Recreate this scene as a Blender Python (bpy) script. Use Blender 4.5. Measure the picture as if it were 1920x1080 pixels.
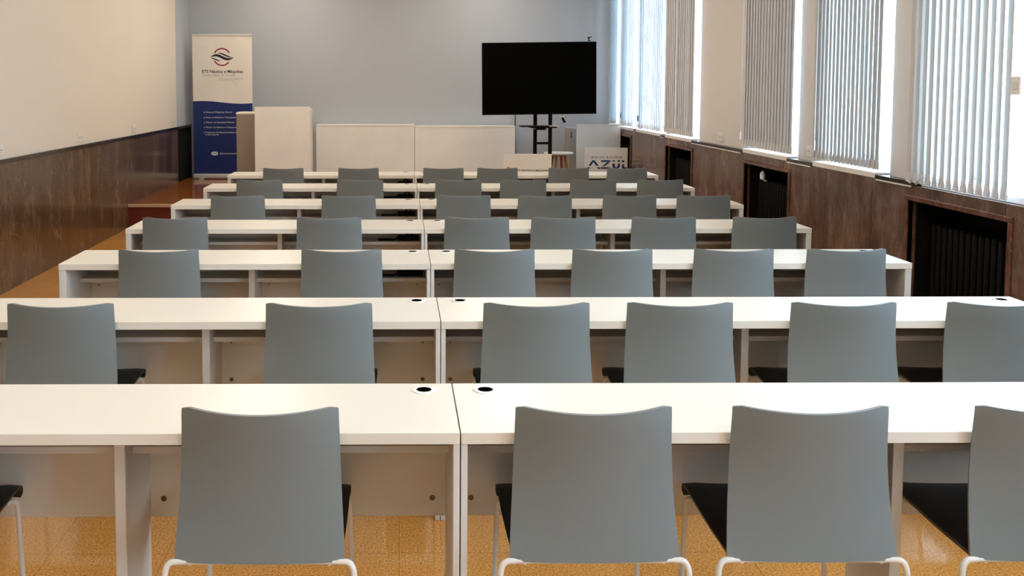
import bpy, bmesh, math, random
from mathutils import Vector, Matrix
random.seed(7)
for o in list(bpy.data.objects): bpy.data.objects.remove(o)
SC = bpy.context.scene
COL = SC.collection
PI = math.pi
# ------------------------------------------------------------------ camera
F = 1796.45
cam_d = bpy.data.cameras.new('camera'); cam = bpy.data.objects.new('camera', cam_d); COL.objects.link(cam)
cam.location = (0, 0, 1.607)
cam.rotation_euler = (PI/2 - 0.06795, 0, -0.00735)
cam_d.sensor_width = 36; cam_d.lens = F/1920*36
cam_d.shift_x = (960-761.3)/1920; cam_d.shift_y = -(540-282.9)/1920
cam_d.clip_start = .05; cam_d.clip_end = 300
SC.camera = cam
SC.view_settings.view_transform = 'Standard'; SC.view_settings.look = 'None'
SC.view_settings.gamma = 1; SC.view_settings.use_curve_mapping = False
SC.view_settings.exposure = 0.78
# ------------------------------------------------------------------ daylight
W = bpy.data.worlds.new('world'); SC.world = W; W.use_nodes = True
bg = W.node_tree.nodes['Background']; bg.inputs[0].default_value = (.74, .87, 1, 1); bg.inputs[1].default_value = 9.0

# room (metres; x right, y away from camera, z up)
XL, XR, XU = -3.064, 3.05, 3.10     # left wall, stone dado on the window side, plaster above it
YN, YB = -2.6, 14.15                # wall behind the camera, far wall
ZC, ZD, ZP = 3.6, 1.04, .27         # ceiling, dado top, platform top
YP = 10.78                          # platform riser
OPEN = [(-1.9, -.5), (.1, 1.5), (2.3, 3.7), (4.15, 5.62), (6.08, 7.02), (7.48, 8.46), (9.94, 10.95), (11.12, 12.30), (12.42, 13.25), (13.42, 13.98)]
ZT = 3.3
for a, b in OPEN:      # portals only steer sampling of the sky through the openings
    l = bpy.data.lights.new('window_portal', 'AREA'); l.shape = 'RECTANGLE'; l.size = b-a; l.size_y = ZT-ZD
    l.cycles.is_portal = True
    o = bpy.data.objects.new('window_portal', l); COL.objects.link(o)
    o.location = (3.42, (a+b)/2, (ZT+ZD)/2); o.rotation_euler = (PI/2, 0, PI/2)

# ------------------------------------------------------------------ materials
def srgb(r, g, b):
    f = lambda c: (c/255/12.92) if c <= 10 else ((c/255+.055)/1.055)**2.4
    return (f(r), f(g), f(b), 1)
MATS = {}
def mat(name, col, rough=.5, metal=0, spec=.5, noise=None, bump=None, coat=0):
    """plain principled material with a little procedural mottling"""
    m = bpy.data.materials.new(name); m.use_nodes = True; MATS[name] = m
    nt = m.node_tree; b = nt.nodes['Principled BSDF']
    b.inputs['Base Color'].default_value = col; b.inputs['Roughness'].default_value = rough
    b.inputs['Metallic'].default_value = metal; b.inputs['Specular IOR Level'].default_value = spec
    b.inputs['Coat Weight'].default_value = coat
    tc = nt.nodes.new('ShaderNodeTexCoord')
    n = nt.nodes.new('ShaderNodeTexNoise'); n.inputs['Scale'].default_value = (noise or (3, .04))[0]; n.inputs['Detail'].default_value = 4
    nt.links.new(tc.outputs['Object'], n.inputs['Vector'])
    amp = (noise or (3, .04))[1]
    r = nt.nodes.new('ShaderNodeValToRGB'); r.color_ramp.elements[0].position = .3; r.color_ramp.elements[1].position = .7
    r.color_ramp.elements[0].color = tuple(c*(1-amp) for c in col[:3])+(1,)
    r.color_ramp.elements[1].color = tuple(min(1, c*(1+amp)) for c in col[:3])+(1,)
    nt.links.new(n.outputs['Fac'], r.inputs[0]); nt.links.new(r.outputs[0], b.inputs['Base Color'])
    if bump:
        n2 = nt.nodes.new('ShaderNodeTexNoise'); n2.inputs['Scale'].default_value = bump[0]
        nt.links.new(tc.outputs['Object'], n2.inputs['Vector'])
        bp = nt.nodes.new('ShaderNodeBump'); bp.inputs['Strength'].default_value = bump[1]; bp.inputs['Distance'].default_value = .002
        nt.links.new(n2.outputs['Fac'], bp.inputs['Height']); nt.links.new(bp.outputs[0], b.inputs['Normal'])
    return m
mat('laminate', srgb(228, 223, 211), .32, noise=(2, .01))
mat('laminate_edge', srgb(216, 214, 208), .45, noise=(2, .01))
mat('shell', srgb(118, 125, 126), .42, noise=(5, .02), bump=(900, .15))
mat('seat', srgb(26, 28, 28), .45, spec=.4)
mat('tube', srgb(228, 226, 220), .3)
mat('plaster_warm', srgb(222, 214, 202), .85, spec=.2, noise=(1.2, .015), bump=(60, .2))
mat('plaster_white', srgb(214, 211, 208), .8, spec=.2, noise=(1.2, .015), bump=(60, .2))
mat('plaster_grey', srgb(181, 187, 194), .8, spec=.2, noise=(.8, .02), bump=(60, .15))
mat('ceiling_paint', srgb(236, 234, 230), .9)
mat('black', srgb(6, 6, 7), .5, spec=.15)
mat('screen', srgb(1, 1, 1), .6, spec=.04)
mat('iron', srgb(6, 5, 5), .6, spec=.15)
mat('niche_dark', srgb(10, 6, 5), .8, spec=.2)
mat('hole', srgb(3, 3, 3), .9, spec=0)
mat('screw', srgb(110, 95, 72), .4, metal=.6)
mat('grommet', srgb(244, 242, 236), .22)
mat('chrome', srgb(215, 215, 215), .15, metal=1)
mat('board', srgb(238, 236, 228), .5)
mat('board_white', srgb(232, 232, 228), .45)
mat('taupe', srgb(150, 136, 122), .6)
mat('box_grey', srgb(158, 158, 152), .6)
mat('wood', srgb(176, 112, 62), .45, noise=(30, .2))
mat('aluminium', srgb(214, 214, 212), .3, metal=.4)
mat('frame_white', srgb(238, 240, 242), .35)
mat('sill', srgb(232, 230, 226), .25)
mat('banner_white', srgb(226, 220, 210), .6)
mat('banner_blue', srgb(0, 32, 98), .5, noise=(2, .12))
mat('ink', srgb(40, 34, 40), .6); mat('ink_grey', srgb(150, 144, 140), .6)
mat('ink_blue', srgb(18, 52, 104), .6); mat('ink_navy', srgb(14, 24, 48), .6)
mat('ink_red', srgb(140, 30, 40), .6); mat('ink_white', srgb(214, 218, 226), .6)
mat('riser_red', srgb(104, 40, 26), .35, noise=(12, .15))
mat('nosing', srgb(190, 165, 135), .35)
mat('ground', srgb(170, 170, 165), .9)
mat('leaf', srgb(84, 112, 84), .7); mat('bark', srgb(80, 66, 54), .9)
mat('lamp_body', srgb(230, 230, 228), .4)
mat('socket', srgb(226, 226, 220), .4)

def terrazzo(name, base, dark, light, joint):
    m = bpy.data.materials.new(name); m.use_nodes = True; MATS[name] = m
    nt = m.node_tree; b = nt.nodes['Principled BSDF']; N = nt.nodes.new; Lk = nt.links.new
    tc = N('ShaderNodeTexCoord')
    n1 = N('ShaderNodeTexNoise'); n1.inputs['Scale'].default_value = 130; n1.inputs['Detail'].default_value = 6; n1.inputs['Roughness'].default_value = .75
    r1 = N('ShaderNodeValToRGB'); e = r1.color_ramp.elements
    e[0].position = .36; e[0].color = dark; e[1].position = .66; e[1].color = light
    em = e.new(.5); em.color = base
    n2 = N('ShaderNodeTexNoise'); n2.inputs['Scale'].default_value = 1.6; n2.inputs['Detail'].default_value = 3
    mx = N('ShaderNodeMix'); mx.data_type = 'RGBA'; mx.blend_type = 'MULTIPLY'; mx.inputs['Factor'].default_value = .35
    Lk(tc.outputs['Object'], n1.inputs['Vector']); Lk(tc.outputs['Object'], n2.inputs['Vector'])
    Lk(n1.outputs['Fac'], r1.inputs[0]); Lk(r1.outputs[0], mx.inputs['A'])
    r2 = N('ShaderNodeValToRGB'); r2.color_ramp.elements[0].color = (.55, .5, .45, 1); r2.color_ramp.elements[0].position = .3
    r2.color_ramp.elements[1].position = .7
    Lk(n2.outputs['Fac'], r2.inputs[0]); Lk(r2.outputs[0], mx.inputs['B'])
    br = N('ShaderNodeTexBrick'); br.offset = 0; br.inputs['Scale'].default_value = 1
    br.inputs['Brick Width'].default_value = .4; br.inputs['Row Height'].default_value = .4
    br.inputs['Mortar Size'].default_value = .0018; br.inputs['Mortar Smooth'].default_value = .3
    br.inputs['Color1'].default_value = (0, 0, 0, 1); br.inputs['Color2'].default_value = (0, 0, 0, 1); br.inputs['Mortar'].default_value = (1, 1, 1, 1)
    Lk(tc.outputs['Object'], br.inputs['Vector'])
    m2 = N('ShaderNodeMix'); m2.data_type = 'RGBA'; Lk(mx.outputs['Result'], m2.inputs['A']); m2.inputs['B'].default_value = joint
    mm = N('ShaderNodeMath'); mm.operation = 'MULTIPLY'; mm.inputs[1].default_value = .5
    Lk(br.outputs['Color'], mm.inputs[0]); Lk(mm.outputs[0], m2.inputs['Factor'])
    Lk(m2.outputs['Result'], b.inputs['Base Color'])
    b.inputs['Roughness'].default_value = .09; b.inputs['Specular IOR Level'].default_value = .7
    bp = N('ShaderNodeBump'); bp.inputs['Strength'].default_value = .02; bp.inputs['Distance'].default_value = .002
    Lk(n2.outputs['Fac'], bp.inputs['Height'])
    n3 = N('ShaderNodeTexNoise'); n3.inputs['Scale'].default_value = 14; Lk(tc.outputs['Object'], n3.inputs['Vector']); Lk(n3.outputs['Fac'], bp.inputs['Height'])
    Lk(bp.outputs[0], b.inputs['Normal'])
terrazzo('terrazzo', srgb(212, 150, 74), srgb(158, 94, 30), srgb(240, 190, 116), srgb(120, 74, 34))
terrazzo('platform_stone', srgb(150, 88, 34), srgb(112, 58, 14), srgb(176, 112, 52), srgb(90, 50, 20))

def stone(name, cols, seam=True):
    m = bpy.data.materials.new(name); m.use_nodes = True; MATS[name] = m
    nt = m.node_tree; b = nt.nodes['Principled BSDF']; N = nt.nodes.new; Lk = nt.links.new
    tc = N('ShaderNodeTexCoord'); mp = N('ShaderNodeMapping'); mp.inputs['Scale'].default_value = (1, 1, .45)
    Lk(tc.outputs['Object'], mp.inputs['Vector'])
    n1 = N('ShaderNodeTexNoise'); n1.inputs['Scale'].default_value = 4.2; n1.inputs['Detail'].default_value = 12; n1.inputs['Roughness'].default_value = .78
    n1.inputs['Distortion'].default_value = .15
    Lk(mp.outputs[0], n1.inputs['Vector'])
    r1 = N('ShaderNodeValToRGB'); e = r1.color_ramp.elements
    e[0].position = .28; e[0].color = cols[0]; e[1].position = .74; e[1].color = cols[2]; x = e.new(.5); x.color = cols[1]
    Lk(n1.outputs['Fac'], r1.inputs[0])
    # per-slab tint
    sp = N('ShaderNodeSeparateXYZ'); Lk(tc.outputs['Object'], sp.inputs[0])
    dv = N('ShaderNodeMath'); dv.operation = 'MULTIPLY'; dv.inputs[1].default_value = 1/.68; Lk(sp.outputs['Y'], dv.inputs[0])
    fl = N('ShaderNodeMath'); fl.operation = 'FLOOR'; Lk(dv.outputs[0], fl.inputs[0])
    wn = N('ShaderNodeTexWhiteNoise'); wn.noise_dimensions = '1D'; Lk(fl.outputs[0], wn.inputs['W'])
    mr = N('ShaderNodeMapRange'); mr.inputs['To Min'].default_value = .78; mr.inputs['To Max'].default_value = 1.16; Lk(wn.outputs['Value'], mr.inputs['Value'])
    mu = N('ShaderNodeVectorMath'); mu.operation = 'SCALE'; Lk(r1.outputs[0], mu.inputs[0]); Lk(mr.outputs[0], mu.inputs['Scale'])
    # thin seams between slabs
    fr = N('ShaderNodeMath'); fr.operation = 'FRACT'; Lk(dv.outputs[0], fr.inputs[0])
    lt = N('ShaderNodeMath'); lt.operation = 'LESS_THAN'; lt.inputs[1].default_value = .008; Lk(fr.outputs[0], lt.inputs[0])
    ms = N('ShaderNodeMix'); ms.data_type = 'RGBA'; ms.inputs['B'].default_value = srgb(40, 24, 18); Lk(mu.outputs[0], ms.inputs['A'])
    if seam: Lk(lt.outputs[0], ms.inputs['Factor'])
    else: ms.inputs['Factor'].default_value = 0
    # pale veins
    vn = N('ShaderNodeTexNoise'); vn.inputs['Scale'].default_value = 1.7; vn.inputs['Detail'].default_value = 5; vn.inputs['Distortion'].default_value = 1.4
    Lk(mp.outputs[0], vn.inputs['Vector'])
    sb = N('ShaderNodeMath'); sb.operation = 'SUBTRACT'; sb.inputs[1].default_value = .5; Lk(vn.outputs['Fac'], sb.inputs[0])
    ab = N('ShaderNodeMath'); ab.operation = 'ABSOLUTE'; Lk(sb.outputs[0], ab.inputs[0])
    vr = N('ShaderNodeMapRange'); vr.inputs['From Max'].default_value = .006; vr.inputs['To Min'].default_value = .16; vr.inputs['To Max'].default_value = 0; Lk(ab.outputs[0], vr.inputs['Value'])
    m3 = N('ShaderNodeMix'); m3.data_type = 'RGBA'; m3.inputs['B'].default_value = srgb(170, 148, 130)
    Lk(vr.outputs[0], m3.inputs['Factor']); Lk(ms.outputs['Result'], m3.inputs['A'])
    Lk(m3.outputs['Result'], b.inputs['Base Color'])
    b.inputs['Roughness'].default_value = .19; b.inputs['Specular IOR Level'].default_value = .5
stone('stone_left', (srgb(60, 42, 29), srgb(88, 68, 50), srgb(120, 102, 82)))
stone('stone_right', (srgb(62, 44, 36), srgb(96, 72, 60), srgb(146, 120, 106)))
stone('stone_dark', (srgb(14, 8, 6), srgb(22, 13, 9), srgb(32, 20, 15)))
stone('stone_red', (srgb(66, 36, 28), srgb(92, 54, 43), srgb(140, 102, 88)), seam=False)

def slat_mat(name, col, tr, bluet=(1, 1, 1, 1)):
    m = bpy.data.materials.new(name); m.use_nodes = True; MATS[name] = m
    nt = m.node_tree; nt.nodes.remove(nt.nodes['Principled BSDF']); N = nt.nodes.new
    d = N('ShaderNodeBsdfDiffuse'); t = N('ShaderNodeBsdfTranslucent'); mx = N('ShaderNodeMixShader'); mx.inputs[0].default_value = tr
    tc = N('ShaderNodeTexCoord'); mp = N('ShaderNodeMapping'); mp.inputs['Scale'].default_value = (60, 60, 2)
    n = N('ShaderNodeTexNoise'); n.inputs['Scale'].default_value = 1.5; r = N('ShaderNodeValToRGB')
    r.color_ramp.elements[0].color = tuple(c*.93 for c in col[:3])+(1,); r.color_ramp.elements[1].color = col
    nt.links.new(tc.outputs['Object'], mp.inputs[0]); nt.links.new(mp.outputs[0], n.inputs['Vector']); nt.links.new(n.outputs['Fac'], r.inputs[0])
    nt.links.new(r.outputs[0], d.inputs[0]); nt.links.new(r.outputs[0], t.inputs[0])
    nt.links.new(d.outputs[0], mx.inputs[1]); nt.links.new(t.outputs[0], mx.inputs[2])
    nt.links.new(mx.outputs[0], nt.nodes['Material Output'].inputs[0])
slat_mat('slat_fabric', srgb(206, 208, 208), .16)
slat_mat('slat_closed', srgb(216, 217, 220), .09)
slat_mat('slat_sheer', srgb(190, 206, 216), .35)
m = bpy.data.materials.new('glass'); m.use_nodes = True; MATS['glass'] = m
nt = m.node_tree; nt.nodes.remove(nt.nodes['Principled BSDF'])
t = nt.nodes.new('ShaderNodeBsdfTransparent'); t.inputs[0].default_value = (.93, .97, 1, 1)
g = nt.nodes.new('ShaderNodeBsdfGlossy'); g.inputs['Roughness'].default_value = .02
mx = nt.nodes.new('ShaderNodeMixShader'); mx.inputs[0].default_value = .05
nt.links.new(t.outputs[0], mx.inputs[1]); nt.links.new(g.outputs[0], mx.inputs[2])
nt.links.new(mx.outputs[0], nt.nodes['Material Output'].inputs[0])
m = bpy.data.materials.new('lamp_glow'); m.use_nodes = True; MATS['lamp_glow'] = m
nt = m.node_tree; nt.nodes.remove(nt.nodes['Principled BSDF'])
e = nt.nodes.new('ShaderNodeEmission'); e.inputs[0].default_value = (1, .87, .71, 1); e.inputs[1].default_value = 10.5
nt.links.new(e.outputs[0], nt.nodes['Material Output'].inputs[0])

# ------------------------------------------------------------------ helpers
def box(bm, x0, x1, y0, y1, z0, z1, bev=0, seg=2):
    r = bmesh.ops.create_cube(bm, size=1)
    vs = r['verts']
    for v in vs:
        v.co = Vector(((x0+x1)/2+v.co.x*(x1-x0), (y0+y1)/2+v.co.y*(y1-y0), (z0+z1)/2+v.co.z*(z1-z0)))
    if bev:
        es = list({e for v in vs for e in v.link_edges})
        bmesh.ops.bevel(bm, geom=es, offset=bev, segments=seg, affect='EDGES', profile=.5)
    return bm
def tube(bm, pts, r, seg=10, cap=True):
    pts = [Vector(p) for p in pts]; rings = []
    for i, p in enumerate(pts):
        if i == 0: d = pts[1]-p
        elif i == len(pts)-1: d = p-pts[i-1]
        else: d = (pts[i+1]-p).normalized()+(p-pts[i-1]).normalized()
        d.normalize()
        if i == 0:
            up = Vector((0, 0, 1)) if abs(d.z) < .9 else Vector((0, 1, 0))
            a = d.cross(up).normalized()
        else: a = (a-d*a.dot(d)).normalized()      # carried along the path, so bends do not twist
        b = d.cross(a).normalized()
        rr = r[i] if isinstance(r, (list, tuple)) else r
        rings.append([bm.verts.new(p+a*math.cos(t)*rr+b*math.sin(t)*rr) for t in [2*PI*k/seg for k in range(seg)]])
    for q in range(len(rings)-1):
        for k in range(seg):
            bm.faces.new((rings[q][k], rings[q][(k+1) % seg], rings[q+1][(k+1) % seg], rings[q+1][k]))
    if cap:
        bm.faces.new(rings[0][::-1]); bm.faces.new(rings[-1])
def arc(p0, p1, p2, n=6):
    """quadratic bend through a corner"""
    p0, p1, p2 = map(Vector, (p0, p1, p2))
    return [p0.lerp(p1, t).lerp(p1.lerp(p2, t), t) for t in [i/n for i in range(n+1)]]
def cyl(bm, x, y, z0, z1, r0, r1=None, seg=32):
    tube(bm, [(x, y, z0), (x, y, z1)], [r0, r1 if r1 is not None else r0], seg)
def lathe(bm, prof, seg=40, c=(0, 0)):
    rings = [[bm.verts.new((c[0]+r*math.cos(2*PI*k/seg), c[1]+r*math.sin(2*PI*k/seg), z)) for k in range(seg)] for r, z in prof]
    for q in range(len(rings)-1):
        for k in range(seg): bm.faces.new((rings[q][k], rings[q][(k+1) % seg], rings[q+1][(k+1) % seg], rings[q+1][k]))
    return rings
def obj(name, bm, m, parent=None, smooth=False, bevel=0):
    bmesh.ops.recalc_face_normals(bm, faces=bm.faces)
    me = bpy.data.meshes.new(name); bm.to_mesh(me); bm.free()
    me.materials.append(MATS[m])
    if smooth:
        for p in me.polygons: p.use_smooth = True
        me.set_sharp_from_angle(angle=math.radians(40)) if hasattr(me, 'set_sharp_from_angle') else None
    o = bpy.data.objects.new(name, me); COL.objects.link(o)
    if parent: o.parent = parent
    return o
def B(): return bmesh.new()
def tag(o, label, cat, group=None, kind=None):
    o['label'] = label; o['category'] = cat
    if group: o['group'] = group
    if kind: o['kind'] = kind
    return o
def thing(name, label, cat, loc=(0, 0, 0), rz=0, group=None):
    o = bpy.data.objects.new(name, None); COL.objects.link(o); o.location = loc; o.rotation_euler = (0, 0, rz)
    o.empty_display_size = .1
    return tag(o, label, cat, group)
def struct(name, bm, m, parent=None, smooth=False):
    o = obj(name, bm, m, parent, smooth)
    if not parent: o['kind'] = 'structure'
    return o
def sempty(name, loc=(0, 0, 0)):
    o = bpy.data.objects.new(name, None); COL.objects.link(o); o.location = loc; o['kind'] = 'structure'; return o
def copy_tree(o, parent=None):
    c = o.copy(); COL.objects.link(c); c.parent = parent
    for ch in list(o.children): copy_tree(ch, c)
    return c
def text_mesh(name, s, size, m, parent, loc, rot=(PI/2, 0, 0), bold=0, align='LEFT', xs=1, spacing=1, width=None, ext=.0006):
    cu = bpy.data.curves.new(name, 'FONT'); cu.body = s; cu.size = size; cu.offset = bold; cu.align_x = align; cu.extrude = ext; cu.space_character = spacing
    t = bpy.data.objects.new(name, cu); COL.objects.link(t)
    bpy.context.view_layer.update()
    me = bpy.data.meshes.new_from_object(t.evaluated_get(bpy.context.evaluated_depsgraph_get()))
    bpy.data.objects.remove(t)
    if width:
        xsx = [v.co.x for v in me.vertices]; xs = width/(max(xsx)-min(xsx))
    for v in me.vertices: v.co.x *= xs
    me.materials.clear(); me.materials.append(MATS[m])
    o = bpy.data.objects.new(name, me); COL.objects.link(o); o.parent = parent; o.location = loc; o.rotation_euler = rot
    return o

# ------------------------------------------------------------------ setting
bm = B(); box(bm, XL-.3, XR+.5, YN-.3, YB+.3, -.2, 0); struct('floor', bm, 'terrazzo')
bm = B(); box(bm, XL-.3, XR+.9, YN-.3, YB+.3, ZC, ZC+.2); struct('ceiling', bm, 'ceiling_paint')
bm = B(); box(bm, XL, XR, YP+.03, YB, 0, ZP-.03); struct('trim_1', bm, 'riser_red')
bm = B(); box(bm, XL, XR, YP+.03, YB, ZP-.03, ZP); struct('floor_2', bm, 'platform_stone')
bm = B(); box(bm, XL, XR, YP, YP+.03, ZP-.035, ZP, .004); struct('trim_2', bm, 'nosing')
# walls
bm = B(); box(bm, XL-.3, XL-.012, YN, 13.28, ZD-.02, ZC); struct('wall_left', bm, 'plaster_warm')
bm = B(); box(bm, XL-.3, XL-.012, 13.28, YB, ZD-.02, ZC); struct('wall_left_shaded', bm, 'plaster_grey')  # unlit far end of the left wall, its shade put into the colour
bm = B(); box(bm, XL-.3, XL, YN, 13.28, 0, ZD-.036); struct('trim_3', bm, 'stone_left')
bm = B(); box(bm, XL-.3, XL, 13.28, YB, 0, ZD-.036); struct('trim_4_shaded', bm, 'niche_dark')  # same shade carried down the dado as a near-black colour
bm = B(); box(bm, XL-.3, XL+.012, YN, YB, ZD-.036, ZD-.001, .003); struct('trim_5', bm, 'stone_dark')
bm = B(); box(bm, XL-.3, XR+.9, YB, YB+.3, 0, ZC); struct('wall_far', bm, 'plaster_grey')
bm = B(); box(bm, XL-.3, XR+.9, YN-.3, YN, 0, ZC); struct('wall_near', bm, 'plaster_white')
# window side: plaster piers with rounded corners
def pier(bm, y0, y1, z0, z1, r=.10):
    pts = [(3.55, y0), (3.55, y1)]
    n = 7
    pts += [(XU+r-r*math.sin(t), y1-r+r*math.cos(t)) for t in [PI/2*i/n for i in range(n+1)]]
    pts += [(XU+r-r*math.cos(t), y0+r-r*math.sin(t)) for t in [PI/2*i/n for i in range(n+1)]]
    lo = [bm.verts.new((x, y, z0)) for x, y in pts]; hi = [bm.verts.new((x, y, z1)) for x, y in pts]
    for k in range(len(pts)):
        bm.faces.new((lo[k], lo[(k+1) % len(pts)], hi[(k+1) % len(pts)], hi[k]))
    bm.faces.new(lo); bm.faces.new(hi[::-1])
bm = B(); ys = [YN]+[v for ab in OPEN for v in ab]+[YB]
for i in range(0, len(ys), 2):
    w = ys[i+1]-ys[i]
    pier(bm, ys[i], ys[i+1], ZD, ZT, min(.10, w*.35))
box(bm, XU, 3.55, YN, YB, ZT, ZC)
struct('wall_right', bm, 'plaster_white', smooth=True)
# stone dado with radiator niches
NICHE = [(-.9, .06), (1.9, 2.86), (4.73, 5.675), (7.44, 8.40), (9.93, 10.90), (12.56, 13.60)]
NZ = .955
bm = B(); y = YN
for a, b in NICHE:
    box(bm, XR, 3.55, y, a, 0, ZD-.025); box(bm, XR, 3.55, a, b, NZ, ZD-.025); y = b
box(bm, XR, 3.55, y, YB, 0, ZD-.025); struct('trim_6', bm, 'stone_right')
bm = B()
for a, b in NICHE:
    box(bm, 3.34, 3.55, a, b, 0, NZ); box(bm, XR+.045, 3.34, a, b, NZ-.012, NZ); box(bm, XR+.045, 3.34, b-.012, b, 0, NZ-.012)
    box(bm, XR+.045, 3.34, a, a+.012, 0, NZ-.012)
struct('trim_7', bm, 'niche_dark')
bm = B()
for a, b in NICHE:
    box(bm, XR-.012, XR+.03, a-.035, b+.035, NZ-.03, NZ, .004); box(bm, XR-.012, XR+.03, a-.035, a, 0, NZ-.03, .004); box(bm, XR-.012, XR+.03, b, b+.035, 0, NZ-.03, .004)
struct('trim_8', bm, 'stone_red')
# dark cap on the piers, pale sills in the openings
bm = B()
for i in range(0, len(ys), 2): box(bm, XR-.008, XU+.04, ys[i], ys[i+1], ZD-.025, ZD, .003)
struct('trim_9', bm, 'stone_dark')
bm = B()
for a, b in OPEN: box(bm, XR+(.04 if a == 4.15 else -.004), 3.5, a+.001, b-.001, ZD-.024, ZD+.012, .003)
struct('trim_10', bm, 'sill')
bm = B()
for i in range(2, len(ys)-1, 2): box(bm, XR-.014, XR-.008, ys[i]+.02, ys[i+1]-.02, ZD-.034, ZD-.026)
struct('trim_11', bm, 'sill')
# windows
for i, (a, b) in enumerate(OPEN):
    w = sempty('window_%d' % (i+1), (3.44, (a+b)/2, ZD))
    hw = (b-a)/2; h = ZT-ZD
    bm = B()
    box(bm, -.03, .03, -hw, -hw+.05, 0.012, h); box(bm, -.03, .03, hw-.05, hw, 0.012, h)
    box(bm, -.03, .03, -hw+.05, hw-.05, .012, .07); box(bm, -.03, .03, -hw+.05, hw-.05, h-.06, h)
    box(bm, -.028, .028, -.035, .035, .07, h-.06)
    box(bm, -.026, .026, -hw+.05, -.035, 1.45, 1.50); box(bm, -.026, .026, .035, hw-.05, 1.45, 1.50)
    obj('window_frame', bm, 'frame_white', w)
    bm = B(); box(bm, -.003, .003, -hw+.05, -.035, .07, 1.45); box(bm, -.003, .003, .035, hw-.05, .07, 1.45)
    box(bm, -.003, .003, -hw+.05, -.035, 1.5, h-.06); box(bm, -.003, .003, .035, hw-.05, 1.5, h-.06)
    obj('window_pane', bm, 'glass', w)
    bm = B(); box(bm, -.05, -.03, -.012, .012, .42, .5, .004); tube(bm, arc((-.06, 0, .47), (-.075, 0, .47), (-.075, 0, .36)), .008)
    obj('window_handle', bm, 'aluminium', w, True)

# ------------------------------------------------------------------ ceiling lights (above the frame), those over the platform added to brighten it
k = 0
for x in (-1.6, 1.2):
    for y in (-.8, 2.2, 5.2, 8.2, 10.4, 11.7, 13.0):
        r = thing('ceiling_light', 'long ceiling light above the '+('left' if x < 0 else 'right')+' desks, '+{-.8: 'behind the nearest chairs', 2.2: 'over the nearest row', 5.2: 'over the third and fourth rows', 8.2: 'over the sixth and seventh rows', 10.4: 'added fill over the platform step', 11.7: 'added fill over the middle of the platform', 13.0: 'added fill nearest the far wall'}[y], 'ceiling light', (x, y, ZC-.06), 0, 'ceiling lights')
        bm = B(); box(bm, -.16, .16, -.62, .62, .0, .06, .005); obj('housing', bm, 'lamp_body', r)
        bm = B(); box(bm, -.14, .14, -.6, .6, -.006, 0); obj('diffuser', bm, 'lamp_glow', r)

# ------------------------------------------------------------------ desks
YD = [2.317, 3.442, 4.576, 5.707, 6.848, 7.994, 9.131]
DD = .396; XA, XS_, XZ = -1.640, .152, 2.487
def make_desk(x0, x1, xd, grom, left):
    """local x as in the room, near edge of the top at y=0"""
    r = bpy.data.objects.new('desk', None); COL.objects.link(r)
    g = .0015
    a, b = (x0, x1-g) if left else (x0+g, x1)
    # top with grommet holes is one board
    bm = B(); box(bm, a, b, 0, DD, .72, .75, .002)
    obj('tabletop', bm, 'laminate', r)
    la, lb = ((a, a+.032), (b-.0165, b)) if left else ((a, a+.0165), (b-.032, b))
    for p0, p1 in (la, lb):
        bm = B(); box(bm, p0, p1, .004, DD-.004, 0, .72, .0015, 1); obj('end_panel', bm, 'laminate_edge', r)
    bm = B(); box(bm, xd-.0145, xd+.0145, .14, .385, 0, .72, .0015, 1); obj('divider', bm, 'laminate_edge', r)
    for p0, p1 in ((la[1], xd-.0145), (xd+.0145, lb[0])):
        bm = B(); box(bm, p0+.0005, p1-.0005, .3855, DD-.001, .362, .7195); obj('modesty_panel', bm, 'laminate', r)
        bm = B(); box(bm, p0+.0005, p1-.0005, .21, .385, .618, .637); obj('shelf', bm, 'laminate_edge', r)
        for sx in (p0+.038, p1-.038):
            for z in (.415, .568):
                bm = B(); rr = .0085 if z < .5 else .004
                tube(bm, [(sx, .3857, z), (sx, .382, z)], [rr, rr*.8], 14)
                obj('screw_cap', bm, 'screw', r, True)
    for gx in grom:
        bm = B()
        lathe(bm, [(.0345, .7502), (.034, .7522), (.031, .7533), (.024, .7533), (.0215, .7526), (.0212, .7503)], 40, (gx, .332))
        q = obj('cable_grommet', bm, 'grommet', r, True)
        bm = B(); rg = lathe(bm, [(.0214, .7528), (.0005, .7528)], 32, (gx, .332)); obj('grommet_hole', bm, 'hole', q)
    return r
ORD = ['nearest', 'second', 'third', 'fourth', 'fifth', 'sixth', 'farthest']
dl = make_desk(XA, XS_, -.7335, [.070], True)
dr = make_desk(XS_, XZ, 1.3175, [.243, 2.414], False)
for i, y in enumerate(YD):
    for base, side in ((dl, 'left'), (dr, 'right')):
        d = base if i == 0 else copy_tree(base)
        d.location = (0, y, 0)
        rowtxt = ORD[i]+' row from the camera' if 0 < i < 6 else ORD[i]+' row'
        if i >= 2 and side == 'left':      # black leads hanging from the grommet to the shelf
            bm = B(); tube(bm, [(.070, .332, .748), (.068, .33, .70), (.05, .27, .665), (-.03, .24, .646), (-.13, .25, .645)], .006, 8)
            tube(bm, [(.072, .335, .745), (.075, .33, .69), (.09, .28, .65), (.11, .25, .645)], .005, 8); box(bm, -.01, .12, .25, .31, .6375, .665, .004)
            obj('power_lead', bm, 'black', d, True)['label'] = 'black leads and plug block under the grommet'
        tag(d, 'long white laminate desk %s of the middle seam in the %s' % (side, rowtxt), 'desk', 'white desks in rows')

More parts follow.
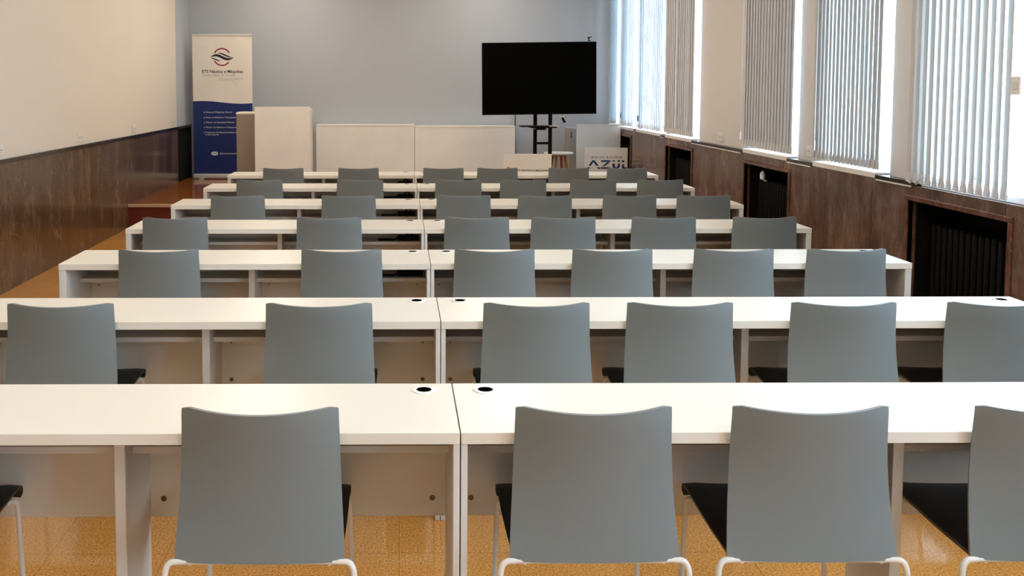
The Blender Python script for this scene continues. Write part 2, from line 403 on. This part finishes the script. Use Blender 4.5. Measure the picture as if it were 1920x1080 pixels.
# ------------------------------------------------------------------ chairs
def make_chair():
    r = bpy.data.objects.new('shell_chair', None); COL.objects.link(r)
    # backrest: a curved shell, origin under the middle of its rear face
    NX, NZ_ = 20, 18; T = .010
    def P(u, v):           # u -1..1 across, v 0..1 bottom to top
        hw = .2085-.0165*v**1.3-.004*math.sin(PI*v)
        z = .450+v*.377
        corner = max(0, abs(u)-.93)/.07
        y = -.012*(1-v)**1.5+.020*math.sin(PI*min(1, v*1.05))*.9
        y += (.012+.044*v)*(u*u)
        zz = z-.008*v**4*(1-u*u)
        if v > .97: zz -= .006*corner**2
        return Vector((u*hw, y-.028+.020*(1-v), zz))
    bm = B(); F_, K = [], []
    for j in range(NZ_+1):
        rf, rk = [], []
        for i in range(NX+1):
            u, v = -1+2*i/NX, j/NZ_
            p = P(u, v); e = .001
            nx = (P(min(1, u+e), v)-P(max(-1, u-e), v)); nz = (P(u, min(1, v+e))-P(u, max(0, v-e)))
            n = nz.cross(nx).normalized()
            if n.y < 0: n = -n
            rf.append(bm.verts.new(p)); rk.append(bm.verts.new(p+n*T))
        F_.append(rf); K.append(rk)
    for j in range(NZ_):
        for i in range(NX):
            bm.faces.new((F_[j][i], F_[j][i+1], F_[j+1][i+1], F_[j+1][i])); bm.faces.new((K[j][i], K[j+1][i], K[j+1][i+1], K[j][i+1]))
    for i in range(NX):
        bm.faces.new((F_[0][i], K[0][i], K[0][i+1], F_[0][i+1])); bm.faces.new((F_[-1][i], F_[-1][i+1], K[-1][i+1], K[-1][i]))
    for j in range(NZ_):
        bm.faces.new((F_[j][0], F_[j+1][0], K[j+1][0], K[j][0])); bm.faces.new((F_[j][-1], K[j][-1], K[j+1][-1], F_[j+1][-1]))
    be = [e for e in bm.edges if e.is_manifold and e.calc_face_angle() > 1.0]
    bmesh.ops.bevel(bm, geom=be, offset=.0028, segments=3, affect='EDGES')
    obj('backrest', bm, 'shell', r, True)
    # seat
    bm = B(); NY = 14; top, bot = [], []
    prof = [(0, .456), (.05, .458), (.12, .459), (.2, .462), (.28, .467), (.35, .472), (.385, .472), (.40, .466), (.405, .455), (.403, .444)]
    for (yy, zz) in prof:
        hw = .2+.002*math.sin(yy*8)
        rt, rb = [], []
        for i in range(13):
            u = -1+i/6; du = .006*(u*u)
            if abs(u) == 1: du -= .004
            rt.append(bm.verts.new((u*hw, yy+.004, zz+du)))
            rb.append(bm.verts.new((u*(hw-.003), yy+.004-(.008 if yy > .39 else 0), zz+du-.011)))
        top.append(rt); bot.append(rb)
    for j in range(len(prof)-1):
        for i in range(12):
            bm.faces.new((top[j][i], top[j][i+1], top[j+1][i+1], top[j+1][i])); bm.faces.new((bot[j][i], bot[j+1][i], bot[j+1][i+1], bot[j][i+1]))
        bm.faces.new((top[j][0], top[j+1][0], bot[j+1][0], bot[j][0])); bm.faces.new((top[j][-1], bot[j][-1], bot[j+1][-1], top[j+1][-1]))
    for i in range(12):
        bm.faces.new((top[0][i], bot[0][i], bot[0][i+1], top[0][i+1])); bm.faces.new((top[-1][i], top[-1][i+1], bot[-1][i+1], bot[-1][i]))
    obj('seat', bm, 'seat', r, True)
    # tubular frame under the seat
    bm = B(); tube(bm, [(-.19, -.004, .450), (.19, -.004, .450)], .0075); tube(bm, [(-.17, -.006, .4455), (-.178, .34, .444)], .006); tube(bm, [(.17, -.006, .4455), (.178, .34, .444)], .006)
    tube(bm, [(-.185, .34, .4445), (.185, .34, .4445)], .006)
    obj('seat_frame', bm, 'tube', r, True)
    for s in (-1, 1):
        bm = B(); tube(bm, [(s*.19, -.004, .450)]+arc((s*.208, -.006, .4500), (s*.2285, -.008, .450), (s*.2305, -.012, .418))+[(s*.232, .098, .02), (s*.232, .100, 0)], [.0078]*(8)+[.0072, .0078])
        obj('leg', bm, 'tube', r, True)
        bm = B(); tube(bm, [(s*.185, .34, .4445)]+arc((s*.187, .345, .444), (s*.197, .372, .443), (s*.198, .374, .42))+[(s*.21, .385, .02), (s*.21, .385, 0)], [.0072]*(8)+[.0068, .0075])
        obj('leg', bm, 'tube', r, True)
    return r
CH = {0: [-1.277, -.34, .477, 1.01, 1.607], 1: [-1.222, -.29, .498, 1.019, 1.615, 2.184], 2: [-1.152, -.276, .459, 1.026, 1.611, 2.155],
      3: [-1.337, -.418, .466, .984, 1.586, 2.193], 4: [-1.155, -.361, .463, 1.047, 1.656, 2.188], 5: [-1.166, -.326, .496, 1.039, 1.626, 2.188], 6: [-1.104, -.387, .424, .94, 1.622, 2.181]}
NTH = ['leftmost', 'second from left', 'third from left', 'third from right', 'second from right', 'rightmost']
chair = make_chair(); first = True
for row, xs in CH.items():
    for k, x in enumerate(xs):
        c = chair if first else copy_tree(chair); first = False
        c.location = (x, YD[row]-.048, 0); c.rotation_euler = (0, 0, random.uniform(-.008, .008))
        n = ['leftmost, cut off,', 'second from left', 'middle one', 'second from right', 'rightmost, cut off,'][k] if row == 0 else NTH[k]
        rowtxt = ORD[row]+' desk row'
        tag(c, 'grey shell chair with white tube legs, %s at the %s' % (n, rowtxt), 'chair', 'grey chairs at the %s row of desks' % ORD[row])

# ------------------------------------------------------------------ vertical blinds on the window side
def blind(y0, y1, n, ang, m, label, zb=1.075, w=None, x=3.045, chain=True):
    r = thing('vertical_blind', label, 'blind', (x, (y0+y1)/2, 0), 0, 'vertical blinds at the windows')
    hw = (y1-y0)/2; zt = 3.22
    bm = B(); box(bm, -.02, .03, -hw-.02, hw+.02, zt+.02, zt+.06, .003); obj('headrail', bm, 'frame_white', r)
    p = (y1-y0)/n; w = w or .089
    for k in range(n):
        c = -hw+p*(k+.5); a = math.radians(ang+random.uniform(-2.2, 2.2))
        bm = B(); N_ = 6; rows = []
        for z in (zb+.03, zt):
            rows.append([])
            for i in range(N_+1):
                t = -1+2*i/N_; lx = .004*(1-t*t); ly = t*w/2
                rows[-1].append((lx*math.cos(a)+ly*math.sin(a), c+ly*math.cos(a)-lx*math.sin(a), z))
        T = .0012
        fv = [[bm.verts.new(q) for q in rr] for rr in rows]; kv = [[bm.verts.new((q[0]+T, q[1], q[2])) for q in rr] for rr in rows]
        for i in range(N_):
            bm.faces.new((fv[0][i], fv[0][i+1], fv[1][i+1], fv[1][i])); bm.faces.new((kv[0][i], kv[1][i], kv[1][i+1], kv[0][i+1]))
            bm.faces.new((fv[0][i], kv[0][i], kv[0][i+1], fv[0][i+1])); bm.faces.new((fv[1][i], fv[1][i+1], kv[1][i+1], kv[1][i]))
        for e in (0, N_): bm.faces.new((fv[0][e], fv[1][e], kv[1][e], kv[0][e]))
        s = obj('slat', bm, m, r, True)
        # pocket with the weight, tapering towards the hem like a folded tab
        bm = B(); d = Vector((math.sin(a), math.cos(a), 0)); nrm = Vector((math.cos(a), -math.sin(a), 0)); P = []
        for z, ww, tt in ((zb+.06, w*.5, .001), (zb+.03, w*.52, .004), (zb+.002, w*.50, .004), (zb, w*.48, .003)):
            P.append([bm.verts.new(Vector((0, c, z))+d*(sg*ww)+nrm*(q*tt)) for sg, q in ((-1, -1), (1, -1), (1, 1), (-1, 1))])
        for j in range(3):
            for i in range(4): bm.faces.new((P[j][i], P[j][(i+1) % 4], P[j+1][(i+1) % 4], P[j+1][i]))
        bm.faces.new(P[0]); bm.faces.new(P[-1][::-1])
        obj('hem_weight', bm, 'slat_closed', s)
    if chain:
        bm = B(); pts = []
        for k in range(n):
            c = -hw+p*(k+.5); pts.append((-.006, c, zb+.012))
            if k < n-1: pts.append((-.010, c+p/2, zb-.006))
        tube(bm, pts, .0016, 6); obj('bead_chain', bm, 'frame_white', r)
    return r
VB = [blind(4.72, 5.69, 14, 17, 'slat_fabric', 'open vertical blind on the right, nearest the camera with its white slats turned', 1.036, x=3.03),
      blind(6.04, 7.04, 17, 13, 'slat_fabric', 'open vertical blind, second nearest, bright stripes of daylight between its slats'),
      blind(7.40, 8.49, 17, 5, 'slat_closed', 'closed beige vertical blind just on the near side of the wide bare pier'),
      blind(9.91, 10.97, 15, 3, 'slat_closed', 'closed grey-beige vertical blind just beyond the wide bare pier'),
      blind(11.12, 12.28, 15, 10.5, 'slat_sheer', 'bright see-through vertical blind beyond the closed grey-beige one'),
      blind(12.42, 13.22, 10, 10, 'slat_sheer', 'narrow bright vertical blind over the dark last radiator niche'),
      blind(13.42, 13.98, 8, 11, 'slat_sheer', 'farthest vertical blind, in the corner by the far grey wall')]
def pull_cord(y, z0, label, dark=False):
    r = thing('blind_cord', label, 'cord', (3.085, y, 0), 0, 'blind cords with weights')
    bm = B(); tube(bm, [(0, 0, z0+.03), (0, .004, 3.2)], .0022, 6); tube(bm, [(0, -.02, z0+.03), (0, -.012, 3.2)], .0022, 6); obj('cord', bm, 'frame_white', r)
    bm = B(); lathe(bm, [(.001, z0-.045), (.012, z0-.04), (.014, z0), (.008, z0+.03), (.002, z0+.035)], 16, (0, -.01)); obj('cord_weight', bm, 'iron' if dark else 'frame_white', r, True)
pull_cord(8.62, 1.16, 'white double cord with a white weight beside the closed beige blind on the wide pier')
pull_cord(7.10, 1.17, 'pale cord with a weight beside the second nearest open blind')
pull_cord(12.36, 1.19, 'white cord ending in a small dark weight between the two far bright blinds', True)
pull_cord(13.33, 1.20, 'white cord ending in a small dark weight by the farthest blind', True)
pull_cord(11.045, 1.17, 'pale cord with a small weight between the closed grey-beige blind and the see-through one')
# small plate on the near blind's edge
r = thing('wall_switch', 'small pale grey switch box at the near edge of the nearest blind', 'switch', (3.02, 4.665, 1.607))
bm = B(); box(bm, -.012, .0, -.035, .035, -.045, .045, .004); obj('housing', bm, 'socket', r); bm = B(); box(bm, -.016, -.012, -.015, .015, -.02, .02, .002); obj('rocker', bm, 'laminate_edge', r)

# ------------------------------------------------------------------ radiators in the niches
def radiator(a, b, label):
    w = b-a-.14; r = thing('radiator', label, 'radiator', (3.21, (a+b)/2, 0), 0, 'dark radiators in the stone niches')
    n = int(w/.055)
    for k in range(n):
        y = -w/2+w*(k+.5)/n
        bm = B(); box(bm, -.07, .07, y-.017, y+.017, .10, .80, .014, 3); obj('radiator_section', bm, 'iron', r, True)
    bm = B(); tube(bm, [(0, -w/2-.01, .14), (0, w/2+.01, .14)], .018, 12); tube(bm, [(0, -w/2-.01, .76), (0, w/2+.01, .76)], .018, 12); obj('pipe', bm, 'iron', r, True)
    for s in (-1, 1):
        bm = B(); box(bm, -.05, .05, s*(w/2-.03)-.012, s*(w/2-.03)+.012, 0, .10, .004); obj('foot', bm, 'iron', r)
    return r
rs = [radiator(4.73, 5.675, 'dark ribbed radiator in the nearest stone niche, white ring valve'),
      radiator(7.44, 8.40, 'dark radiator in the second nearest stone niche, beside the fourth desk row'),
      radiator(9.93, 10.90, 'dark radiator in the third stone niche, beside the step of the platform'),
      radiator(12.56, 13.60, 'dark radiator in the farthest stone niche, half hidden by the white panel')]
bm = B(); tube(bm, [(-.09+.028*math.cos(t), -.445, .835+.028*math.sin(t)) for t in [2*PI*k/20 for k in range(21)]], .007, 8); tube(bm, [(-.05, -.43, .80), (-.09, -.445, .812)], .01, 8)
obj('valve_ring', bm, 'frame_white', rs[0], True)['label'] = 'white ring valve'
bm = B(); lathe(bm, [(.002, .80), (.02, .81), (.022, .85), (.012, .875), (.002, .88)], 16, (-.10, .22)); tube(bm, [(-.06, .22, .79), (-.10, .22, .81)], .008, 8)
obj('valve_knob', bm, 'frame_white', rs[1], True)['label'] = 'white valve knob'

# ------------------------------------------------------------------ sockets
def socket(x, y, z, side, label, twin=True):
    r = thing('wall_socket', label, 'socket', (x, y, z), 0 if side > 0 else PI, 'white wall sockets')
    bm = B(); box(bm, 0, .008, -.075, .075, -.042, .042, .003); obj('cover_plate', bm, 'socket', r)
    for c in (-.035, .035):
        bm = B(); tube(bm, [(.0079, c, 0), (.0100, c, 0)], .024, 20); q = obj('socket_face', bm, 'laminate_edge', r, True)
        bm = B()
        for d in (-.009, .009): tube(bm, [(.0098, c+d, 0), (.0106, c+d, 0)], .004, 8)
        obj('socket_hole', bm, 'hole', q)
for y, t in ((7.36, 'nearest on the left wall, at the photo edge'), (9.244, 'second nearest on the left wall'), (11.13, 'third on the left wall, above the platform step'), (13.03, 'farthest on the left wall, left of the banner')):
    socket(XL-.012, y, 1.11, 1, 'white double wall socket, '+t)
socket(XU, 9.176, 1.115, -1, 'white double wall socket on the wide bare pier between the closed blinds')
socket(XU, 7.155, 1.115, -1, 'white double wall socket low on the narrow pier left of the second open blind')

# ------------------------------------------------------------------ roll-up banner
bn = thing('rollup_banner', 'white and navy roll-up banner standing in the far left corner of the platform', 'banner', (-2.522, 13.75, ZP))
H0 = .075; HT = 2.07
def wave(x): return 1.105+.016*math.sin((x+.42)/.85*2*PI*.85+.6)-.012*(x+.42)/.85
bm = B(); box(bm, -.425, .425, -.003, .003, H0, HT-.02)
obj('banner_sheet', bm, 'banner_white', bn)
bm = B(); n = 24
lo = [bm.verts.new((-.4245+.849*i/n, -.0042, H0)) for i in range(n+1)]; hi = [bm.verts.new((-.4245+.849*i/n, -.0042, wave(-.4245+.849*i/n))) for i in range(n+1)]
for i in range(n): bm.faces.new((lo[i], lo[i+1], hi[i+1], hi[i]))
f_ = bmesh.ops.extrude_face_region(bm, geom=list(bm.faces)); bmesh.ops.translate(bm, verts=[v for v in f_['geom'] if isinstance(v, bmesh.types.BMVert)], vec=(0, .001, 0))
bl = obj('blue_print', bm, 'banner_blue', bn); bl['label'] = 'navy blue lower print with a wavy top edge'
bm = B(); box(bm, -.43, .43, -.012, .012, HT-.025, HT+.005, .004); obj('top_rail', bm, 'aluminium', bn)
bm = B(); box(bm, -.43, .43, -.05, .05, 0.008, H0, .015, 3); obj('base_cassette', bm, 'aluminium', bn, True)
for s in (-.3, .3):
    bm = B(); box(bm, s-.03, s+.03, -.13, .13, 0, .01, .003); obj('foot', bm, 'aluminium', bn)
bm = B(); tube(bm, [(0, .03, .05), (0, .02, HT-.01)], .008, 10); obj('support_pole', bm, 'aluminium', bn)
def band(bm, fn, x0, x1, thick, y, n=24, d=.001):
    top, bot = [], []
    for i in range(n+1):
        t = i/n; x = x0+(x1-x0)*t; z = fn(t); th = thick*math.sin(PI*min(1, max(0, t)))**.6/2+.0006
        top.append(bm.verts.new((x, y, z+th))); bot.append(bm.verts.new((x, y, z-th)))
    fs = [bm.faces.new((bot[i], bot[i+1], top[i+1], top[i])) for i in range(n)]
    e = bmesh.ops.extrude_face_region(bm, geom=fs); bmesh.ops.translate(bm, verts=[v for v in e['geom'] if isinstance(v, bmesh.types.BMVert)], vec=(0, d, 0))
def ring(bm, cx, cz, r, th, a0, a1, y, n=30):
    A = [bm.verts.new((cx+(r+th)*math.cos(t), y, cz+(r+th)*math.sin(t))) for t in [a0+(a1-a0)*i/n for i in range(n+1)]]
    C_ = [bm.verts.new((cx+r*math.cos(t), y, cz+r*math.sin(t))) for t in [a0+(a1-a0)*i/n for i in range(n+1)]]
    fs = [bm.faces.new((A[i], A[i+1], C_[i+1], C_[i])) for i in range(n)]
    e = bmesh.ops.extrude_face_region(bm, geom=fs); bmesh.ops.translate(bm, verts=[v for v in e['geom'] if isinstance(v, bmesh.types.BMVert)], vec=(0, .001, 0))
LX, LZ = -.003, 1.745
bm = B(); R_ = math.radians
ring(bm, LX, LZ, .110, .019, R_(28), R_(152), -.0045); ring(bm, LX, LZ, .110, .019, R_(208), R_(322), -.0045)
obj('logo_ring', bm, 'ink_red', bn)['label'] = 'dark red ring of the logo, broken left and right'
bm = B()
band(bm, lambda t: LZ-.006*t+.026*math.sin(2*PI*t), LX-.165, LX+.165, .040, -.0048, 40)
band(bm, lambda t: LZ+.056-.056*t*t*(3-2*t), LX-.055, LX+.135, .022, -.0048)
band(bm, lambda t: LZ-.016-.038*t*t*(3-2*t), LX-.155, LX-.025, .018, -.0048)
obj('logo_waves', bm, 'ink_navy', bn)['label'] = 'navy wave strokes across the logo ring'
text_mesh('banner_text', 'ETS Náutica e Máquinas', .062, 'ink', bn, (-.293, -.0034, 1.519), bold=.0012, width=.585)
text_mesh('banner_text', 'Universidade da Coruña', .052, 'ink_grey', bn, (-.293, -.0034, 1.470), width=.475)
text_mesh('banner_text', 'ets.nauticaemaquinas', .034, 'ink_grey', bn, (-.055, -.0034, 1.425), width=.345)
bm = B(); tube(bm, [(-.05, -.004, 1.412), (.15, -.004, 1.412), (.195, -.004, 1.35)], .0016, 6); obj('pointer_line', bm, 'ink_grey', bn)
lines = [('o Grao en Máquinas Navais', .958, .405), ('o Grao en Náutica e Transporte Marítimo', .883, .60), ('o Máster en Enxeñaría Mariña', .812, .44), ('o Máster en Náutica e Transporte Marítimo', .741, .62), ('o Programa de Doutoramento en Náutica', .668, .60), ('   e Enxeñaría', .636, .19)]
for s, z, wd in lines:
    text_mesh('banner_text', s.strip(), .033, 'ink_white', bn, (-.277+(.022 if s[0] == ' ' else 0), -.0052, z-.01), width=wd)
bm = B(); v = [bm.verts.new((-.125+.05*math.cos(t), -.0052, .365+.029*math.sin(t))) for t in [2*PI*k/28 for k in range(28)]]
f = bm.faces.new(v); e = bmesh.ops.extrude_face_region(bm, geom=[f]); bmesh.ops.translate(bm, verts=[q for q in e['geom'] if isinstance(q, bmesh.types.BMVert)], vec=(0, .001, 0))
obj('oval_logo', bm, 'ink_white', bn)['label'] = 'small white oval emblem'
text_mesh('banner_text', 'UDC', .03, 'ink_navy', bn, (-.125, -.0056, .355), align='CENTER', width=.06)
text_mesh('banner_text', '@nauticaemaq.udc', .032, 'ink_white', bn, (-.055, -.0052, .355), width=.36)

# ------------------------------------------------------------------ boards and furniture on the platform
def board(name, label, x0, x1, y, z0, z1, t, m, edge=None, cat='panel', depth=None):
    r = thing(name, label, cat, ((x0+x1)/2, y, z0)); hw = (x1-x0)/2; h = z1-z0
    bm = B(); box(bm, -hw, hw, 0, t, 0, h, .003); obj('board', bm, m, r)
    return r
lc = thing('lectern', 'tall plain white lectern panel standing on the platform right of the banner', 'lectern', (-1.472, 12.1, ZP))
bm = B(); box(bm, -.35, .35, 0, .03, 0, 1.068, .003); obj('front_panel', bm, 'board', lc)
for s in (-1, 1):
    bm = B(); box(bm, s*.335-.015, s*.335+.015, .03, .33, 0, 1.04, .002); obj('side_panel', bm, 'board', lc)
bm = B(); box(bm, -.32, .32, .03, .33, 1.01, 1.04, .002); obj('shelf', bm, 'board', lc)
tp = thing('side_cabinet', 'taupe cabinet with pale top standing behind the white lectern, before the banner', 'cabinet', (-1.83, 12.5, ZP))
bm = B(); box(bm, -.29, .29, 0, .38, 0, .965, .003); obj('body', bm, 'taupe', tp)
bm = B(); box(bm, -.292, .292, -.004, .384, .966, .990, .002); obj('top_board', bm, 'board', tp)
for (x0, x1, zt, lab) in ((-1.197, .2235, 1.046, 'left of the two long low white cabinets against the far wall'), (.2285, 1.683, 1.026, 'right of the two long low white cabinets against the far wall')):
    r = thing('low_cabinet', lab, 'cabinet', ((x0+x1)/2, 13.85, ZP)); hw = (x1-x0)/2
    bm = B(); box(bm, -hw, hw, 0, .27, 0, zt-ZP-.022, .002); obj('body', bm, 'board', r)
    bm = B(); box(bm, -hw, hw, -.004, .272, zt-ZP-.021, zt-ZP, .002); obj('top_board', bm, 'board', r)
bm = B(); tube(bm, [(1.715, 14.13, 1.28), (1.712, 14.12, .9), (1.716, 14.12, .6), (1.71, 14.1, ZP+.01)], .006, 8)
tag(obj('power_cable', bm, 'black', None, True), 'thin dark cable hanging down the far wall below the television', 'cable')

# television on its stand
TX, TY = 1.797, 12.3
tv = thing('television', 'large black flat-screen television mounted on the black stand', 'television', (TX, TY, 1.70))
bm = B(); box(bm, -.734, .734, -.02, .025, -.462, .462, .006); b_ = obj('casing', bm, 'black', tv)
bm = B(); box(bm, -.724, .724, -.0215, -.0195, -.445, .452); obj('screen', bm, 'screen', tv)
bm = B(); box(bm, -.35, .35, .025, .05, -.3, .3, .01); obj('rear_cover', bm, 'black', tv)
tv.rotation_euler = (0, -.012, .018)
st = thing('television_stand', 'black two-post television stand with a narrow shelf on the platform', 'stand', (1.868, 12.44, ZP))
for s in (-1, 1):
    bm = B(); box(bm, s*.098-.023, s*.098+.023, -.02, .02, .05, 1.75, .004); obj('post', bm, 'black', st)
    bm = B(); box(bm, s*.098-.025, s*.098+.025, -.33, .28, .03, .07, .006); obj('base_foot', bm, 'black', st)
    for yy in (-.30, .25):
        bm = B(); tube(bm, [(s*.098-.012, yy, .028), (s*.098+.012, yy, .028)], .028, 16); obj('caster', bm, 'iron', st, True)
for z in (.12, .59): 
    bm = B(); box(bm, -.075, .075, -.012, .012, z-.015, z+.015, .003); obj('crossbar', bm, 'black', st)
bm = B(); box(bm, -.20, .14, -.30, -.02, .80, .815, .003); box(bm, -.13, .0, -.29, -.04, .775, .80, .003); obj('shelf', bm, 'black', st)
for z in (1.25, 1.6):
    bm = B(); box(bm, -.3, .3, -.045, -.0205, z-.02, z+.02, .003); obj('mounting_bracket', bm, 'black', st)
rm = thing('laptop_tray', 'thin dark device with a pale edge lying on the television stand shelf', 'device', (1.80, 12.2, ZP+.8155))
bm = B(); box(bm, -.26, .10, -.13, .10, 0, .014, .004); obj('body', bm, 'black', rm)
bm = B(); box(bm, .10, .235, -.10, .08, .004, .014, .004); obj('side_flap', bm, 'aluminium', rm)
wc = thing('webcam', 'small black webcam clipped on the top right corner of the television', 'camera', (2.432, 12.3, 2.176))
bm = B(); box(bm, -.016, .016, -.02, .022, 0, .012, .003); obj('clip', bm, 'black', wc)
bm = B(); tube(bm, [(0, 0, .01), (-.006, 0, .03), (.008, -.004, .05), (.028, -.006, .052)], .007, 8); obj('camera_arm', bm, 'black', wc, True)
bm = B(); lathe(bm, [(.001, .028), (.013, .03), (.014, .04), (.008, .052), (.001, .053)], 14, (-.008, -.004)); obj('camera_head', bm, 'black', wc, True)
mc = thing('hanging_adapter', 'small black adapter dangling from a white lead below the television', 'adapter', (2.115, 12.32, 1.165))
bm = B(); tube(bm, arc((-.05, 0, .085), (-.03, 0, .02), (.0, 0, .04))+[(.03, 0, .09)], .004, 8); obj('lead', bm, 'frame_white', mc, True)
bm = B(); tube(bm, [(-.015, 0, .035), (.02, 0, -.03)], [.013, .018], 10); obj('plug', bm, 'black', mc, True)

# board with small print
eb = thing('presentation_board', 'low cream board with one line of small print, standing in front of the television stand', 'board', (1.507, 11.2, ZP))
bm = B(); box(bm, -.284, .284, 0, .018, 0, .537, .002); obj('board', bm, 'board', eb)
text_mesh('board_text', 'ETS NÁUTICA E MÁQUINAS', .026, 'ink', eb, (-.13, -.0008, .335), bold=.0006, width=.38)
bm = B(); lathe(bm, [(.018, 0), (.018, .001)], 20); bm2 = B(); ring(bm2, -.224, .362, .012, .008, 0, 2*PI, -.001); bm.free(); obj('board_logo', bm2, 'ink_red', eb)
eb.rotation_euler = (-.03, .006, 0)

# AZUL sign
sg = thing('azul_sign', 'pale board printed EDUCACIÓN AZUL in navy, standing at the right beside the stone dado', 'sign', (2.745, 12.65, ZP))
SW = .288
bm = B(); box(bm, -SW, SW, 0, .02, 0, .514, .002); obj('board', bm, 'board', sg)
text_mesh('sign_text', 'EDUCACIÓN', .042, 'ink_navy', sg, (-.193, -.0008, .374), spacing=1.35, width=.405)
def poly(bm, pts, y=-.0008, d=.0007):
    f = bm.faces.new([bm.verts.new((x, y, z)) for x, z in pts]); e = bmesh.ops.extrude_face_region(bm, geom=[f]); bmesh.ops.translate(bm, verts=[v for v in e['geom'] if isinstance(v, bmesh.types.BMVert)], vec=(0, d, 0))
LB, LH = .235, .115       # letters' foot and height; each is sliced by the white wave of the logo
def Lz(t): return LB+LH*t
# A
bm = B(); poly(bm, [(-.232, Lz(.36)), (-.180, Lz(1)), (-.150, Lz(1)), (-.098, Lz(.36)), (-.130, Lz(.36)), (-.165, Lz(.80)), (-.200, Lz(.36))]); poly(bm, [(-.262, Lz(0)), (-.248, Lz(.18)), (-.205, Lz(.22)), (-.225, Lz(0))]); poly(bm, [(-.105, Lz(0)), (-.118, Lz(.2)), (-.088, Lz(.2)), (-.072, Lz(0))]); obj('sign_letter', bm, 'ink_blue', sg)
# Z
bm = B(); poly(bm, [(-.065, Lz(.80)), (-.065, Lz(1)), (.058, Lz(1)), (.058, Lz(.84)), (.018, Lz(.80))]); poly(bm, [(.018, Lz(.78)), (.056, Lz(.80)), (-.01, Lz(.34)), (-.05, Lz(.30))]); poly(bm, [(-.070, Lz(0)), (-.070, Lz(.20)), (.060, Lz(.20)), (.060, Lz(0))]); obj('sign_letter', bm, 'ink_blue', sg)
# U
bm = B(); poly(bm, [(.085, Lz(.88)), (.085, Lz(1)), (.118, Lz(1)), (.118, Lz(.84))]); poly(bm, [(.155, Lz(.84)), (.155, Lz(1)), (.188, Lz(1)), (.188, Lz(.80))])
pts = [(.085, Lz(.62))]+[(.1365-.0515*math.cos(t), Lz(.36)-LH*.36*math.sin(t)) for t in [PI*k/10 for k in range(11)]]+[(.188, Lz(.62)), (.157, Lz(.62))]+[(.1365+.0205*math.cos(t), Lz(.36)-LH*.16*math.sin(t)) for t in [PI*k/8 for k in range(9)]]+[(.116, Lz(.62))]
poly(bm, pts); obj('sign_letter', bm, 'ink_blue', sg)
# L
bm = B(); poly(bm, [(.212, Lz(.70)), (.212, Lz(1)), (.243, Lz(1)), (.243, Lz(.80))]); poly(bm, [(.212, Lz(0)), (.212, Lz(.48)), (.243, Lz(.56)), (.243, Lz(.20)), (.280, Lz(.18)), (.280, Lz(0))]); obj('sign_letter', bm, 'ink_blue', sg)
# white panel and grey box behind it
wp = thing('folded_table', 'glossy bluish-white folded table panel standing upright behind the AZUL sign', 'table', (2.727, 13.05, ZP))
bm = B(); box(bm, -.30, .30, 0, .03, 0, .812, .003); obj('tabletop', bm, 'board_white', wp)
for s in (-1, 1):
    bm = B(); tube(bm, [(s*.25, .045, .04), (s*.25, .045, .78)], .012, 10); obj('leg', bm, 'aluminium', wp)
gb = thing('grey_cabinet', 'narrow grey cabinet mostly hidden behind the bluish-white panel', 'cabinet', (2.66, 13.5, ZP))
bm = B(); box(bm, -.25, .25, 0, .4, 0, .735, .003); obj('body', bm, 'box_grey', gb)
bm = B(); box(bm, -.245, .245, -.012, -.001, .01, .725, .002); dr_ = obj('door', bm, 'box_grey', gb)
bm = B(); box(bm, -.235, -.225, -.022, -.012, .6, .68, .002); obj('handle', bm, 'black', dr_)
# stool
sl = thing('round_stool', 'round white-topped stool with orange wooden legs beside the television stand', 'stool', (2.158, 12.9, ZP))
bm = B(); lathe(bm, [(.001, .405), (.185, .408), (.197, .418), (.199, .432), (.19, .44), (.001, .441)], 48); obj('seat', bm, 'board_white', sl, True)
for k in range(4):
    t = PI/4+k*PI/2+.25
    bm = B(); tube(bm, [(.085*math.cos(t), .085*math.sin(t), .406), (.155*math.cos(t), .155*math.sin(t), 0)], [.021, .015], 14); obj('leg', bm, 'wood', sl, True)
bm = B(); lathe(bm, [(.001, .39), (.105, .392), (.105, .404), (.001, .4045)], 24); obj('leg_plate', bm, 'wood', sl)

# ------------------------------------------------------------------ outside the windows
bm = B(); box(bm, 4.2, 90, -60, 120, -.6, -.5); struct('ground', bm, 'ground')
def tree(x, y, h, r, label):
    t = thing('tree', label, 'tree', (x, y, -.5), 0, 'trees outside the windows')
    bm = B(); tube(bm, [(0, 0, 0), (.05, .03, h*.3), (-.04, .06, h*.6), (.02, 0, h*.85)], [.16, .13, .09, .04], 10)
    for k in range(9):
        a = k*2.4; z = h*(.35+.05*k); tube(bm, [(0, 0, z), (math.cos(a)*r*.4, math.sin(a)*r*.4, z+.5), (math.cos(a)*r*.8, math.sin(a)*r*.8, z+.8)], [.05, .035, .012], 6)
    obj('trunk', bm, 'bark', t, True)
    bm = B()
    for k in range(2600):
        u = random.gauss(0, .45); v = random.gauss(0, .45); w = random.gauss(0, .42)
        c = Vector((u*r, v*r, h*.66+w*h*.34)); s = random.uniform(.06, .13)
        M = Matrix.Rotation(random.uniform(0, 6.3), 3, Vector((random.random()-.5, random.random()-.5, random.random()-.5)).normalized())
        bm.faces.new([bm.verts.new(c+M@Vector(q)*s) for q in ((-1, 0, 0), (0, -.5, .1), (1, 0, 0), (0, .5, .1))])
    obj('foliage', bm, 'leaf', t)['kind'] = 'stuff'
tree(8.6, 33, 8.5, 2.4, 'leafy tree outside, seen blurred through the far bright blinds')
tree(12.5, 42, 9.5, 3.0, 'taller leafy tree farther outside behind the nearer one')
